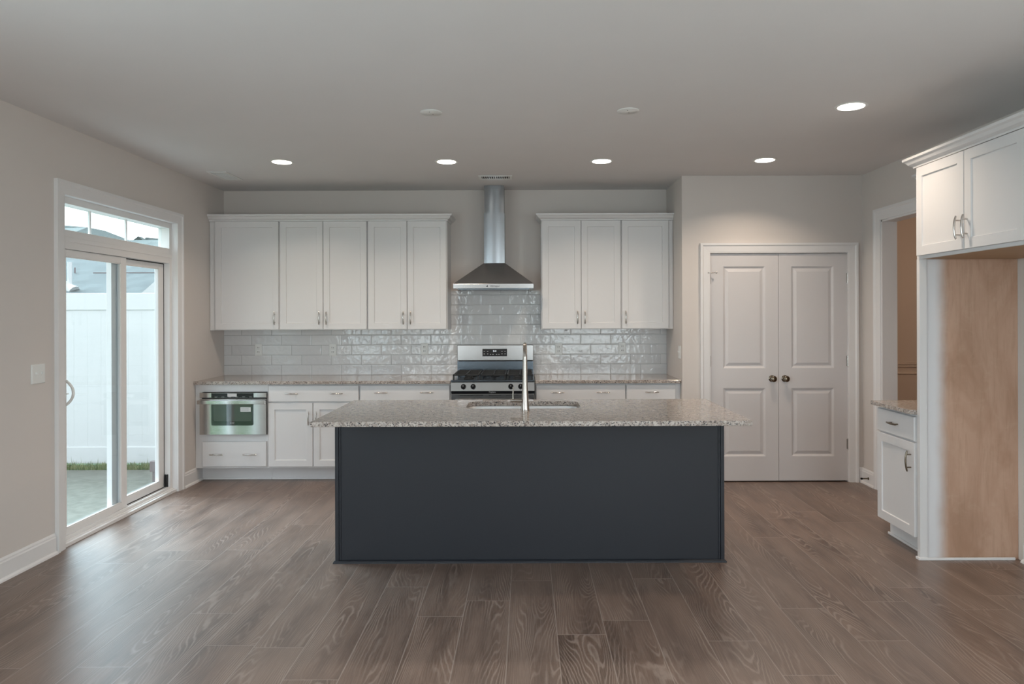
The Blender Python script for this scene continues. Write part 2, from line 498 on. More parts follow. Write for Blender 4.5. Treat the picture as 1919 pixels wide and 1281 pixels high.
struct(m.build('trim_7', 'trim'), 'white jamb behind the casing of the pantry double doors', 'door jamb')
m = MB()
m.box(-3.02, XL+.001, SY0, 4.612, 0, 2.287).box(-3.02, XL+.001, 6.103, SY1, 0, 2.287).box(-3.02, XL+.001, SY0, SY1, 2.285, SZ1)
struct(m.build('trim_8', 'trim'), 'white jamb lining the recess of the sliding glass door', 'door jamb')

# ------------------------------------------------------------------ sliding glass door and transom
d = thing('door_3', 'white vinyl sliding glass door to the patio', 'sliding door', (-3.06, 5.36, 0), kind='structure')
m = MB()
m.box(-3.115, -3.02, 4.612, 4.652, 0, 1.992).box(-3.115, -3.02, 6.065, 6.103, 0, 1.992)
m.box(-3.115, -3.02, 4.652, 6.065, 1.943, 1.992, .002)
m.box(-3.115, -3.005, 4.612, 6.103, 0, .032, .002).box(-3.115, -2.985, 4.612, 6.103, .0, .022)
m.box(-3.033, -3.02, 4.652, 6.065, .032, .052, .001).box(-3.069, -3.066, 4.652, 6.065, .032, .045)
m.build('frame', 'vinyl', d)
def panel(name, x0, x1, y0, y1, sl, sr, zb, zt, rb, rt):
    m = MB()
    m.box(x0, x1, y0, y0+sl, zb, zt, .002).box(x0, x1, y1-sr, y1, zb, zt, .002)
    m.box(x0, x1, y0+sl, y1-sr, zb, zb+rb, .002).box(x0, x1, y0+sl, y1-sr, zt-rt, zt, .002)
    b = .007   # glazing beads
    for xx in ((x1-.010, x1-.003),):
        m.box(*xx, y0+sl, y0+sl+b, zb+rb, zt-rt).box(*xx, y1-sr-b, y1-sr, zb+rb, zt-rt)
        m.box(*xx, y0+sl, y1-sr, zb+rb, zb+rb+b).box(*xx, y0+sl, y1-sr, zt-rt-b, zt-rt)
    p = m.build(name, 'vinyl', d)
    xm = (x0+x1)/2
    MB().box(xm-.009, xm-.003, y0+sl-.003, y1-sr+.003, zb+rb-.003, zt-rt+.003).build('glass', 'glass', p)
    return p
ip = panel('sliding_panel', -3.066, -3.036, 4.655, 5.439, .068, .072, .050, 1.941, .048, .046)
panel('fixed_panel', -3.108, -3.070, 5.300, 6.063, .095, .075, .046, 1.941, .062, .046)
pts = [(-3.036 + .068*math.sin(PI*k/12)**.7, 4.690, .906+.180*k/12) for k in range(13)]
MB().tube(pts, .0085, 10).box(-3.036, -3.028, 4.675, 4.705, .89, 1.10, .003).build('pull_handle', 'plastic', ip, 40)
MB().box(-3.030, -3.012, 4.695, 4.712, .985, .993, .001).build('thumb_latch', 'plastic', ip)
MB().box(-3.064, -3.052, 6.052, 6.064, .05, .155, .001).box(-3.046, -3.036, 6.052, 6.064, .05, .155, .001).build('track_bumper', 'dark', d)

m = MB().box(-3.069, -3.0675, 5.44, 6.062, 1.935, 1.9415).box(-3.069, -3.0675, 5.44, 6.062, .045, .052).box(-3.070, -3.0665, 6.0618, 6.0645, .05, 1.94)
m.build('weatherstrip', 'dark', d)
w = thing('window_1', 'three-pane transom window above the sliding glass door', 'window', (-3.06, 5.36, 1.992), kind='structure')
m = MB()
m.box(-3.115, -3.02, 4.612, 4.652, 1.992, 2.285).box(-3.115, -3.02, 6.065, 6.103, 1.992, 2.285)
m.box(-3.115, -3.02, 4.652, 6.065, 2.240, 2.285, .002).box(-3.115, -3.02, 4.652, 6.065, 1.992, 2.068, .002)
m.box(-3.115, -3.015, 4.612, 6.103, 1.990, 2.022, .003)
m.build('frame', 'vinyl', w)
m = MB()
m.box(-3.092, -3.080, 5.055, 5.073, 2.068, 2.24).box(-3.092, -3.080, 5.515, 5.533, 2.068, 2.24)
m.build('muntins', 'vinyl', w)
MB().box(-3.089, -3.083, 4.65, 6.067, 2.066, 2.242).build('pane', 'clear', w)

# ------------------------------------------------------------------ unseen windows added at the rear end to light the room
for k, (a, e) in enumerate(((-2.75, -1.85), (.45, 1.5), (1.5, 2.55))):
    w = thing('window_%d' % (k+2), 'added unseen tall white window at the opposite end of the room', 'window', ((a+e)/2, YREAR-.07, .25), kind='structure')
    m = MB()
    m.box(a, a+.06, YREAR-.12, YREAR-.02, .25, 2.45).box(e-.06, e, YREAR-.12, YREAR-.02, .25, 2.45)
    m.box(a, e, YREAR-.12, YREAR-.02, .25, .31).box(a, e, YREAR-.12, YREAR-.02, 2.39, 2.45).box(a, e, YREAR-.11, YREAR-.04, 1.33, 1.37)
    m.build('frame', 'vinyl', w)
    MB().box(a+.05, e-.05, YREAR-.072, YREAR-.068, .3, 2.4).build('pane', 'clear', w)

for k in range(6):  # unseen side windows, added to brighten the walls and cabinets
    a = -1.5+3.4/3*(k % 3); b = a+3.4/3
    xw, side = (XL-.06, 'left') if k < 3 else (XR+.06, 'right')
    w = thing('window_%d' % (k+5), 'added unseen white window in the %s wall beside the camera' % side, 'window', (xw, (a+b)/2, .6), kind='structure')
    m = MB()
    m.box(xw-.04, xw+.04, a, a+.05, .6, 2.2).box(xw-.04, xw+.04, b-.05, b, .6, 2.2).box(xw-.04, xw+.04, a, b, .6, .66).box(xw-.04, xw+.04, a, b, 2.14, 2.2).box(xw-.025, xw+.025, a, b, 1.38, 1.42)
    m.build('frame', 'vinyl', w)
    MB().box(xw-.002, xw+.002, a+.04, b-.04, .65, 2.15).build('pane', 'clear', w)

# ------------------------------------------------------------------ pulls, doors, drawers
def pull(door, mp, u, v, length, vertical, mat='nickel'):
    """arched bar pull on two posts"""
    m = MB(); n = 10; h = length/2
    pts = []
    for k in range(n+1):
        t = -1+2*k/n
        w = .034-.010*t*t
        pts.append(mp(u, v+t*h, w) if vertical else mp(u+t*h, v, w))
    rs = [.0042]+[.0058]*(n-1)+[.0042]
    m.tube(pts, rs, 8)
    for t in (-.62, .62):
        a = (u, v+t*h) if vertical else (u+t*h, v)
        m.tube([mp(*a, 0), mp(*a, .031)], .0042, 8)
    return m.build('handle', mat, door, 50)
def shaker(parent, mp, u0, u1, v0, v1, name='door', th=.019, fr=.057, rec=.008, mat='cabinet'):
    m = MB()
    m.steps(u0, u1, v0, v1, [(0, 0), (0, th-.0015), (.0015, th), (fr, th), (fr+.003, th-rec)], mp)
    return m.build(name, mat, parent)
def slab(parent, mp, u0, u1, v0, v1, name='drawer', th=.019, mat='cabinet'):
    m = MB()
    m.steps(u0, u1, v0, v1, [(0, 0), (0, th-.004), (.004, th)], mp)
    return m.build(name, mat, parent)

# upper cabinets ------------------------------------------------------------
YU = YB-.345                 # door faces
UF = FY(YU+.019)
UZ0, UZ1 = 1.36, 2.385
def upper(label, x0, x1, doors, side='', fill=(0, 0)):
    t = thing('upper_cabinet', label, 'cabinet', ((x0+x1)/2, (YU+YB)/2, UZ0), 'upper cabinets on the back wall')
    MB().box(x0, x1, YU+.020, YB-.001, UZ0, UZ1, .001).build('body', 'cabinet', t)
    for (a, b, hs) in doors:
        dr = shaker(t, UF, a, b, UZ0+.006, UZ1-.002)
        hx = b-.032 if hs > 0 else a+.032
        pull(dr, FY(YU), hx, 1.472, .122, True)
    return t
upper('white single-door upper cabinet in the left corner by the sliding door', XL+.003, -2.3195, [(-2.922, -2.326, 1)])
upper('white two-door upper cabinet, second from the left, near the corner', -2.3185, -1.4895, [(-2.312, -1.908, 1), (-1.903, -1.496, -1)])
upper('white two-door upper cabinet just left of the range hood', -1.4885, -.737, [(-1.482, -1.117, 1), (-1.112, -.746, -1)])
upper('white two-door upper cabinet just right of the range hood', .148, .9015, [(.157, .521, 1), (.526, .895, -1)])
upper('white single-door upper cabinet right of the hood, next to the pantry', .9025, XP-.003, [(.909, 1.346, -1)])
CR = [(-.05, 2.3855), (.004, 2.3855), (.005, 2.396), (.012, 2.400), (.024, 2.408), (.034, 2.424), (.046, 2.432), (.048, 2.446), (-.05, 2.446)]
tag(MB().sweep([(-.737, YB-.001), (-.737, YU+.008), (XL+.002, YU+.008)], CR).build('crown_molding', 'cabinet'), 'white crown molding along the top of the three left upper cabinets', 'molding', 'crown moldings')
tag(MB().sweep([(XP-.002, YU+.008), (.148, YU+.008), (.148, YB-.001)], CR).build('crown_molding', 'cabinet'), 'white crown molding along the top of the two upper cabinets right of the hood', 'molding', 'crown moldings')

# base cabinets -------------------------------------------------------------
YC = 6.43
BF = FY(YC+.019)
def base(label, x0, x1, toe=True, hole=None):
    t = thing('base_cabinet', label, 'cabinet', ((x0+x1)/2, 6.75, 0), 'base cabinets on the back wall')
    m = MB()
    if hole:
        a, b, c, e = hole
        m.box(x0, x1, YC+.02, YB-.002, .125, c).box(x0, x1, YC+.02, YB-.002, e, .879)
        m.box(x0, a, YC+.02, YB-.002, c, e).box(b, x1, YC+.02, YB-.002, c, e).box(a, b, 7.0, YB-.002, c, e)
    else:
        m.box(x0, x1, YC+.02, YB-.002, .125, .879)
    m.build('body', 'cabinet', t)
    MB().box(x0, x1, 6.556, YB-.01, 0, .125).build('toe_kick', 'cabinet', t)
    MB().box(x0, x1, 6.540, 6.556, 0, .018, .004).build('shoe_molding', 'trim', t)
    return t
t = base('white base cabinet with the built-in microwave drawer, in the left corner', XL+.002, -2.3255, hole=(-2.918, -2.332, .425, .812))
dr = slab(t, BF, -2.914, -2.336, .140, .366)
for u in (-2.778, -2.477): pull(dr, FY(YC), u, .252, .122, False)
t = base('white base cabinet with one drawer over two doors, right of the microwave', -2.3245, -1.4985)
dr = slab(t, BF, -2.318, -1.504, .722, .866)
for u in (-2.103, -1.702): pull(dr, FY(YC), u, .797, .122, False)
for a, b, hs in ((-2.318, -1.919, 1), (-1.913, -1.504, -1)):
    dd = shaker(t, BF, a, b, .140, .710)
    pull(dd, FY(YC), b-.032 if hs > 0 else a+.032, .575, .122, True)
t = base('white base cabinet directly left of the gas range', -1.4975, -.674)
dr = slab(t, BF, -1.491, -.684, .722, .866)
for u in (-1.301, -.89): pull(dr, FY(YC), u, .803, .122, False)
for a, b, hs in ((-1.491, -1.091, 1), (-1.085, -.684, -1)):
    dd = shaker(t, BF, a, b, .140, .710)
    pull(dd, FY(YC), b-.032 if hs > 0 else a+.032, .575, .122, True)
t = base('white base cabinet directly right of the gas range', .083, .8985)
dr = slab(t, BF, .091, .893, .722, .866)
for u in (.285, .691): pull(dr, FY(YC), u, .80, .122, False)
for a, b, hs in ((.091, .489, 1), (.495, .893, -1)):
    dd = shaker(t, BF, a, b, .140, .710)
    pull(dd, FY(YC), b-.032 if hs > 0 else a+.032, .575, .122, True)
t = base('white narrow base cabinet at the right end beside the pantry wall', .8995, XP-.002)
dr = slab(t, BF, .906, 1.345, .722, .866)
pull(dr, FY(YC), 1.13, .80, .122, False)
dd = shaker(t, BF, .906, 1.345, .140, .710)
pull(dd, FY(YC), .938, .575, .122, True)

def counter(label, x0, x1, y0, y1, z0, z1):
    return tag(MB().box(x0, x1, y0, y1, z0, z1, .003, 2).build('countertop', 'granite'), label, 'countertop')
counter('speckled granite countertop left of the range', XL+.002, -.674, 6.408, YB-.001, .880, .909)
counter('speckled granite countertop right of the range', .083, XP-.002, 6.408, YB-.001, .880, .909)

# tile backsplash -----------------------------------------------------------
m = MB()
m.prism([(XL+.002, .9095), (XP-.002, .9095), (XP-.002, UZ0-.001), (.147, UZ0-.001), (.147, 1.735), (-.736, 1.735), (-.736, UZ0-.001), (XL+.002, UZ0-.001)], FY(YB-.0005), 0, .010)
tag(m.build('tile_backsplash', 'tile'), 'glossy white subway tile backsplash above the back countertops', 'backsplash')

# outlets -------------------------------------------------------------------
def outlet(label, x, z):
    t = thing('wall_outlet', label, 'outlet', (x, YB-.0115, z), 'outlets in the tile backsplash')
    f = FY(YB-.0108)
    MB().steps(x-.036, x+.036, z-.058, z+.058, [(0, 0), (0, .004), (.003, .0065)], f).build('cover_plate', 'plastic', t)
    for s in (-1, 1):
        p = MB().box(x-.017, x+.017, YB-.0195, YB-.017, z+s*.021-.0145, z+s*.021+.0145, .002).build('receptacle', 'plastic', t)
        m = MB()
        for q in (-.007, .007):
            m.box(x+q-.0018, x+q+.0018, YB-.0200, YB-.0192, z+s*.021-.006, z+s*.021+.007)
        m.build('slots', 'dark', p)
outlet('white outlet on the tiles nearest the left corner', -2.639, 1.161)
outlet('white outlet on the tiles under the second upper cabinet from the left', -1.905, 1.158)
outlet('white outlet on the tiles a step left of the range', -1.000, 1.164)
outlet('white outlet on the tiles just right of the range backguard', .326, 1.160)
outlet('white outlet on the tiles nearest the pantry side wall', .953, 1.164)
# light switches
t = thing('light_switch', 'white two-toggle switch plate on the left wall beside the sliding door', 'light switch', (XL, 4.365, 1.148))
MB().steps(4.305, 4.425, 1.089, 1.207, [(0, 0), (0, .005), (.004, .008)], FL(XL+.0005)).build('cover_plate', 'plastic', t)
for q in (4.341, 4.389):
    MB().box(XL+.008, XL+.010, q-.006, q+.006, 1.134, 1.162, .001).box(XL+.008, XL+.020, q-.004, q+.004, 1.147, 1.159, .001).build('toggle', 'plastic', t)
t = thing('light_switch', 'white single switch on the pantry side wall above the right countertop', 'light switch', (XP, 6.47, 1.155))
MB().steps(6.434, 6.506, 1.097, 1.213, [(0, 0), (0, .005), (.004, .008)], FX(XP-.0005)).build('cover_plate', 'plastic', t)
MB().box(XP-.020, XP-.007, 6.466, 6.474, 1.153, 1.168, .001).build('toggle', 'plastic', t)

# ------------------------------------------------------------------ microwave drawer
def rrect(u0, u1, v0, v1, r, n=5):
    P = []
    for cx, cy, a0 in ((u1-r, v0+r, -90), (u1-r, v1-r, 0), (u0+r, v1-r, 90), (u0+r, v0+r, 180)):
        for k in range(n+1):
            a = math.radians(a0+90*k/n); P.append((cx+r*math.cos(a), cy+r*math.sin(a)))
    return P
MX0, MX1, MZ0, MZ1 = -2.926, -2.3265, .432, .807
t = thing('microwave_drawer', 'stainless steel microwave drawer built into the corner base cabinet', 'microwave', ((MX0+MX1)/2, 6.6, MZ0))
MB().box(-2.914, -2.336, 6.432, 6.95, .430, .808).build('body', 'dark', t)
mf = FY(6.4285)
fr = MB().steps(MX0, MX1, MZ0, .752, [(0, 0), (0, .018), (.002, .020)], mf).build('drawer_front', 'mirrorsteel', t)
MB().prism(rrect(-2.820, -2.441, .514, .720, .016), mf, .0201, .0215).build('window', 'ovenglass', fr)
hb = MB().box(-2.933, -2.322, 6.372, 6.384, .708, .744, .004)
hb.box(-2.90, -2.885, 6.38, 6.41, .716, .736).box(-2.37, -2.355, 6.38, 6.41, .716, .736)
hb.build('handle', 'mirrorsteel', fr)
MB().steps(MX0, MX1, .763, MZ1, [(0, 0), (0, .016), (.002, .018)], mf).build('control_panel', 'mirrorsteel', t)
cp = MB().box(-2.820, -2.441, 6.4095, 6.4115, .7655, .804).build('touch_panel', 'black', t)
MB().box(-2.675, -2.592, 6.4085, 6.4096, .772, .799, .0003).build('display', 'print', cp)
for k in range(6): MB().box(-2.79+k*.062, -2.765+k*.062, 6.4085, 6.4095, .768, .7705).build('button_mark', 'print', cp)
MB().prism(rrect(-2.800, -2.458, .553, .708, .022), mf, .0216, .0219).build('viewing_screen', 'screen', fr)
lb = MB().box(-2.558, -2.466, 6.4060, 6.4070, .637, .678).build('sticker', 'plastic', fr)
fr.children[-1]['label'] = 'white paper label on the dark window'
m = MB()
for k in range(5): m.box(-2.553, -2.475-.01*(k % 2), 6.4056, 6.4061, .644+k*.0065, .6455+k*.0065)
m.build('sticker_print', 'darkprint', fr)
MB().text('SHARP', .013, mf, -2.632, .536, .0218).build('lettering', 'print', fr)

# ------------------------------------------------------------------ gas range
RX0, RX1, RY = -.668, .077, 6.37
t = thing('gas_range', 'stainless steel gas range between the back countertops', 'stove', ((RX0+RX1)/2, 6.72, 0))
MB().box(RX0+.002, RX1-.002, RY+.03, 7.055, .06, .895).build('body', 'darksteel', t)
for x in (RX0+.05, RX1-.05):
    for y in (6.46, 7.0): MB().lathe([(.018, 0), (.018, .06)], (x, y, 0), 'Z', 10).build('foot', 'black', t)
cpn = MB().rings([[(x, RY+.001, .820), (x, RY+.06, .820), (x, RY+.06, .897), (x, RY+.020, .897)] for x in (RX0, RX1)]).build('control_panel', 'steel', t)
for x in (-.557, -.470, -.134, -.046):
    k = MB().lathe([(.0235, 0), (.0235, .010), (.0205, .012), (.0185, .026), (.0165, .029), (0, .029)], (x, RY+.012, .859), 'Y', 20, -1)
    k.box(x-.0045, x+.0045, RY-.024, RY-.016, .841, .877, .002)
    k = k.build('knob', 'black', cpn, 35)
    MB().box(x-.0012, x+.0012, RY-.0246, RY-.0235, .862, .876).build('pointer', 'print', k)
MB().box(RX0+.001, RX1-.001, RY+.012, RY+.06, .797, .820).build('brand_strip', 'black', t)
MB().text('Frigidaire', .016, FY(RY+.012), -.300, .8085, .0007).build('lettering', 'print', t)
od = MB().box(RX0+.001, RX1-.001, RY-.005, RY+.045, .235, .795, .004).build('oven_door', 'steel', t)
MB().prism(rrect(RX0+.10, RX1-.10, .36, .64, .015), FY(RY-.005), 0.0002, .0015).build('window', 'ovenglass', od)
m = MB()
for a in (-.53, -.435, -.275, -.12): m.box(a-.055, a+.055, RY-.0056, RY-.0048, .780, .785)
m.build('vent_slots', 'dark', od)
hp = [(RX0+.05, RY-.045, .735), (RX1-.05, RY-.045, .735)]
m = MB().tube(hp, .011, 12)
for x in (RX0+.05, RX1-.05): m.box(x-.009, x+.009, RY-.05, RY-.004, .724, .746, .003)
m.build('oven_handle', 'steel', od, 40)
MB().box(RX0+.001, RX1-.001, RY, RY+.045, .07, .228, .004).build('storage_drawer', 'steel', t)
ct = MB().box(RX0-.0005, RX1+.0005, RY+.002, 7.0, .898, .917, .006).build('cooktop', 'darksteel', t)
for x in (-.52, -.295, -.07):
    for y in (6.52, 6.82):
        if abs(x+.295) < .01 and y < 6.6: continue
        MB().lathe([(.048, 0), (.048, .008), (.036, .012), (.036, .020), (.0, .022)], (x, y, .917), 'Z', 20).build('burner', 'iron', ct, 30)
for x0, x1 in ((-.655, -.42), (-.41, -.18), (-.17, .064)):
    m = MB()
    zb, zt = .9515, .9635
    for x in (x0+.006, (x0+x1)/2, x1-.006): m.box(x-.006, x+.006, 6.41, 6.955, zb, zt, .002)
    for y in (6.416, 6.55, 6.69, 6.82, 6.949): m.box(x0, x1, y-.006, y+.006, zb, zt, .002)
    for x in (x0+.008, x1-.008):
        for y in (6.42, 6.94): m.box(x-.007, x+.007, y-.007, y+.007, .917, zb)
    m.build('grate', 'iron', ct)
bg = MB().box(RX0-.003, RX1-.003, 6.992, 7.058, 1.050, 1.204, .006, 3).build('backguard', 'steel', t)
MB().box(RX0-.001, RX1-.005, 7.000, 7.056, .905, 1.044).build('backguard_skirt', 'darksteel', t)
m = MB().box(RX0+.01, RX1-.01, 6.998, 7.052, 1.042, 1.052)
m.build('shadow_gap', 'dark', t)
dp = MB().box(-.423, -.183, 6.9895, 6.9925, 1.093, 1.166, .001).build('display_panel', 'black', t)
MB().text('2:41', .021, FY(6.9892), -.303, 1.143, .0006).build('clock_digits', 'digits', dp)
for x in (-.405, -.372, -.232, -.202):
    for z in (1.116, 1.142): MB().box(x-.006, x+.006, 6.9886, 6.9896, z-.002, z+.002).build('button_mark', 'print', dp)
for x in (-.345, -.32, -.285, -.262): MB().box(x-.005, x+.005, 6.9886, 6.9896, 1.110, 1.114).build('button_mark', 'print', dp)

# ------------------------------------------------------------------ range hood
t = thing('range_hood', 'stainless steel chimney range hood above the stove', 'range hood', (-.295, 6.82, 1.741))
HX0, HX1h, HYF = -.665, .075, 6.574
can = MB()
CX0, CX1, CYF = -.394, -.198, 6.800
can.rings([[(HX0, HYF, 1.784), (HX1h, HYF, 1.784), (HX1h, YB-.002, 1.784), (HX0, YB-.002, 1.784)],
           [(CX0-.004, CYF-.006, 1.988), (CX1+.004, CYF-.006, 1.988), (CX1+.004, YB-.002, 1.988), (CX0-.004, YB-.002, 1.988)]])
can = can.build('canopy', 'steel', t)
MB().box(HX0, HX1h, HYF-.001, YB-.002, 1.741, 1.784, .0015).build('canopy_band', 'steel', t)
MB().box(HX0+.04, HX1h-.04, HYF+.03, YB-.02, 1.733, 1.741).build('filter_screen', 'darksteel', t)
def chim(x0, x1, yf, bul, z0, z1):
    P = [(x0, YB-.002), (x0, yf)]
    for k in range(1, 10):
        s = k/10; P.append((x0+(x1-x0)*s, yf-bul*4*s*(1-s)))
    P += [(x1, yf), (x1, YB-.002)]
    return MB().rings([[(p[0], p[1], z) for p in P] for z in (z0, z1)])
chim(CX0, CX1, CYF, .014, 1.9885, 2.464).build('lower_chimney', 'steel2', t, 30)
chim(CX0+.005, CX1-.005, CYF+.005, .020, 2.464, CEIL-.002).build('upper_chimney', 'steel2', t, 30)
m = MB().text('Ullonageur', .020, FY(HYF-.001), -.282, 1.7625, .0006)
m.build('lettering', 'darkprint', t)
MB().prism([(-.362, 1.756), (-.345, 1.756), (-.349, 1.770), (-.353, 1.770)], FY(HYF-.001), .0002, .0008).build('emblem', 'darkprint', t)

# ------------------------------------------------------------------ island
IX0, IX1, IYF, IYB = -1.157, 1.199, 4.338, 4.955
t = thing('kitchen_island', 'dark charcoal navy kitchen island under the granite slab', 'island', ((IX0+IX1)/2, 4.65, 0))
sx0, sx1, sy0, sy1 = -.385, .35, 4.503, 4.882
m = MB()
m.box(IX0+.02, IX1-.02, IYF, IYF+.02, .0, .878)
m.build('back_panel', 'navy', t)
for x0, x1 in ((IX0, IX0+.022), (IX1-.022, IX1)):
    MB().box(x0, x1, IYF-.012, IYB, 0, .878, .0015).build('end_panel', 'navy', t)
for x0, x1 in ((IX0+.0225, IX0+.034), (IX1-.034, IX1-.0225)):
    MB().box(x0, x1, IYF-.006, IYF-.0002, .016, .878, .002).build('edge_batten', 'navy', t)
MB().sweep([(IX1+.0, IYB-.08), (IX1+.0, IYF-.012), (IX0, IYF-.012), (IX0, IYB-.08)][::-1], [(0, 0), (-.012, 0), (-.011, .007), (-.006, .013), (0, .016)]).build('shoe_molding', 'navy', t)
m = MB().box(IX0+.022, IX1-.022, IYF+.02, IYB-.075, 0, .10).box(IX0+.022, IX1-.022, IYB-.03, IYB-.012, .10, .876).box(IX0+.022, IX1-.022, IYF+.02, IYB-.03, .10, .118)
m.build('carcass', 'navy', t)
def FB(yf): return lambda u, v, w: (u, yf+w, v)
for k in range(5):
    a = IX0+.026+k*.4615
    dd = shaker(t, FB(IYB-.012), a, a+.456, .11, .865, mat='navy')
    pull(dd, FB(IYB+.007), a+.42, .75, .122, True)
# slab with sink cut-out
def slab_with_hole(x0, x1, y0, y1, z0, z1, hole):
    bm = bmesh.new()
    e = .003
    outer = [(x0, y0), (x1, y0), (x1, y1), (x0, y1)]
    def loop(pts, z): 
        vs = [bm.verts.new((p[0], p[1], z)) for p in pts]
        return vs, [bm.edges.new((vs[i], vs[(i+1) % len(vs)])) for i in range(len(vs))]
    inn = [(x0+e, y0+e), (x1-e, y0+e), (x1-e, y1-e), (x0+e, y1-e)]
    o_t, e1 = loop(inn, z1); h_t, e2 = loop(hole, z1)
    bmesh.ops.triangle_fill(bm, edges=e1+e2, use_beauty=True)
    o_b, e3 = loop(inn, z0); h_b, e4 = loop(hole, z0)
    bmesh.ops.triangle_fill(bm, edges=e3+e4, use_beauty=True)
    ot2 = [bm.verts.new((*p, z1-e)) for p in outer]; ob2 = [bm.verts.new((*p, z0+e)) for p in outer]
    for A, B in ((o_t, ot2), (ot2, ob2), (ob2, o_b), (h_t, h_b)):
        n = len(A)
        for i in range(n):
            bm.faces.new((A[i], A[(i+1) % n], B[(i+1) % n], B[i]))
    m = MB(); m.merge(bm); return m
hole = rrect(sx0, sx1, sy0, sy1, .07, 8)
tag(slab_with_hole(-1.198, 1.256, 3.966, 4.985, .8785, .908, hole).build('countertop', 'granite'), 'large speckled granite slab topping the dark island', 'countertop')
t = thing('kitchen_sink', 'stainless steel undermount sink set in the island slab', 'sink', ((sx0+sx1)/2, (sy0+sy1)/2, .66))
g_ = -.006
R = []
for ins, z, r in ((g_-.014, .8775, .08), (g_, .8775, .075), (g_+.004, .87, .075), (g_+.012, .70, .07), (g_+.04, .675, .06), (g_+.12, .668, .03)):
    R.append([(x, y, z) for x, y in rrect(sx0+ins, sx1-ins, sy0+ins, sy1-ins, max(r, .01), 8)])
MB().rings(R, IDENT, False, True).build('basin', 'sinksteel', t, 40)
MB().lathe([(.045, 0), (.045, .003), (.03, .004), (0, .002)], ((sx0+sx1)/2, (sy0+sy1)/2, .6685), 'Z', 20).build('drain', 'nickel', t, 40)
# faucet
fx, fy = -.005, 4.432
t = thing('kitchen_faucet', 'brushed nickel pull-down faucet standing on the island slab', 'faucet', (fx, fy, .908))
bd = MB().lathe([(.029, 0), (.029, .003), (.0265, .004), (.0205, .08), (.0165, .16), (.0145, .25), (.0130, .33)], (fx, fy, .9085), 'Z', 28).build('body', 'faucetnickel', t, 40)
ar = [(fx, fy+.085-.085*math.cos(PI*k/14), 1.236+.075*math.sin(PI*k/14)) for k in range(15)]
sp = MB().tube(ar, .0125, 16).build('spout', 'faucetnickel', t, 50)
MB().lathe([(.0135, 0), (.0145, -.01), (.0165, -.10), (.0165, -.115), (.012, -.118), (0, -.116)], (fx, fy+.17, 1.236), 'Z', 20).build('spray_head', 'faucetnickel', sp, 40)
lv = MB().lathe([(.0105, 0), (.0105, .078), (.0095, .082), (0, .083)], (fx-.010, fy, .966), 'X', 16, -1).build('valve_stem', 'faucetnickel', t, 40)
MB().tube([(fx-.075, fy, .970), (fx-.075, fy, 1.0), (fx-.073, fy-.002, 1.052)], [.0048, .0042, .0045], 10).build('lever', 'faucetnickel', lv, 40)

# ------------------------------------------------------------------ pantry double doors
def pantry(name, label, x0, x1, knobx, hinge, px0, px1):
    t = thing(name, label, 'door', ((x0+x1)/2, YP+.02, .012), kind='structure')
    f = FY(YP+.043)
    m = MB(); th = .035
    z0, z1 = .012, 2.036
    P = [(1.013, 1.925), (.227, .838)]
    def bx(a, b, c, e): m.box(a, b, YP+.043-th, YP+.043, c, e)
    bx(x0, px0, z0, z1); bx(px1, x1, z0, z1)
    bx(px0, px1, z0, .227); bx(px0, px1, .838, 1.013); bx(px0, px1, 1.925, z1)
    for c, e in P:
        m.steps(px0, px1, c, e, [(0, th), (.006, th-.002), (.018, th-.011), (.026, th-.011), (.050, th-.003)], f, back=False)
    leaf = m.build('leaf', 'door', t)
    k = MB().lathe([(.030, 0), (.030, .004), (.024, .008), (.0105, .010), (.0105, .024), (.016, .030), (.0265, .040), (.0285, .050), (.025, .060), (.014, .066), (0, .067)], (knobx, YP+.008, .922), 'Y', 24, -1)
    k.build('door_knob', 'bronze', t, 35)
    for z in (1.815, 1.078, .337):
        h = MB()
        h.tube([(hinge, YP-.002, z-.044), (hinge, YP-.002, z+.044)], .006, 10)
        for q in (-.046, .046): h.lathe([(.0045, -.004), (.0045, .004)], (hinge, YP-.002, z+q), 'Z', 8)
        s = 1 if knobx > hinge else -1
        h.box(min(hinge, hinge+s*.008), max(hinge, hinge+s*.008), YP+.0065, YP+.0082, z-.044, z+.044)
        h.build('hinge', 'nickel', t, 40)
    return t
dl = pantry('door_1', 'left leaf of the white two-panel pantry doors', 1.6445, 2.2535, 2.195, 1.643, 1.760, 2.139)
pantry('door_2', 'right leaf of the white two-panel pantry doors', 2.2565, 2.8665, 2.309, 2.868, 2.368, 2.749)
m = MB()
m.tube([(1.643, YP-.003, 1.862), (1.643, YP-.003, 1.868)], .012, 10)
m.tube([(1.62, YP-.02, 1.865), (1.643, YP-.008, 1.865), (1.665, YP-.024, 1.865)], .0035, 8)
m.tube([(1.665, YP-.024, 1.865), (1.690, YP-.034, 1.865)], [.003, .003], 8)
m.lathe([(.008, 0), (.008, .008), (.005, .010)], (1.690, YP-.034, 1.865), 'Y', 10, -1)
m.build('hinge_door_stop', 'nickel', dl, 40)
# baseboard door stop
t = thing('door_stop', 'dark spring door stop on the baseboard right of the pantry doors', 'door stop', (XR-.014, 6.235, .06))
MB().lathe([(.012, 0), (.012, .004), (.0055, .008), (.0055, .055)], (XR-.0135, 6.235, .06), 'X', 12, -1).build('rod', 'bronze', t, 40)
MB().lathe([(.0085, 0), (.0085, .014), (.004, .016)], (XR-.0685, 6.235, .06), 'X', 12, -1).build('tip', 'black', t, 40)

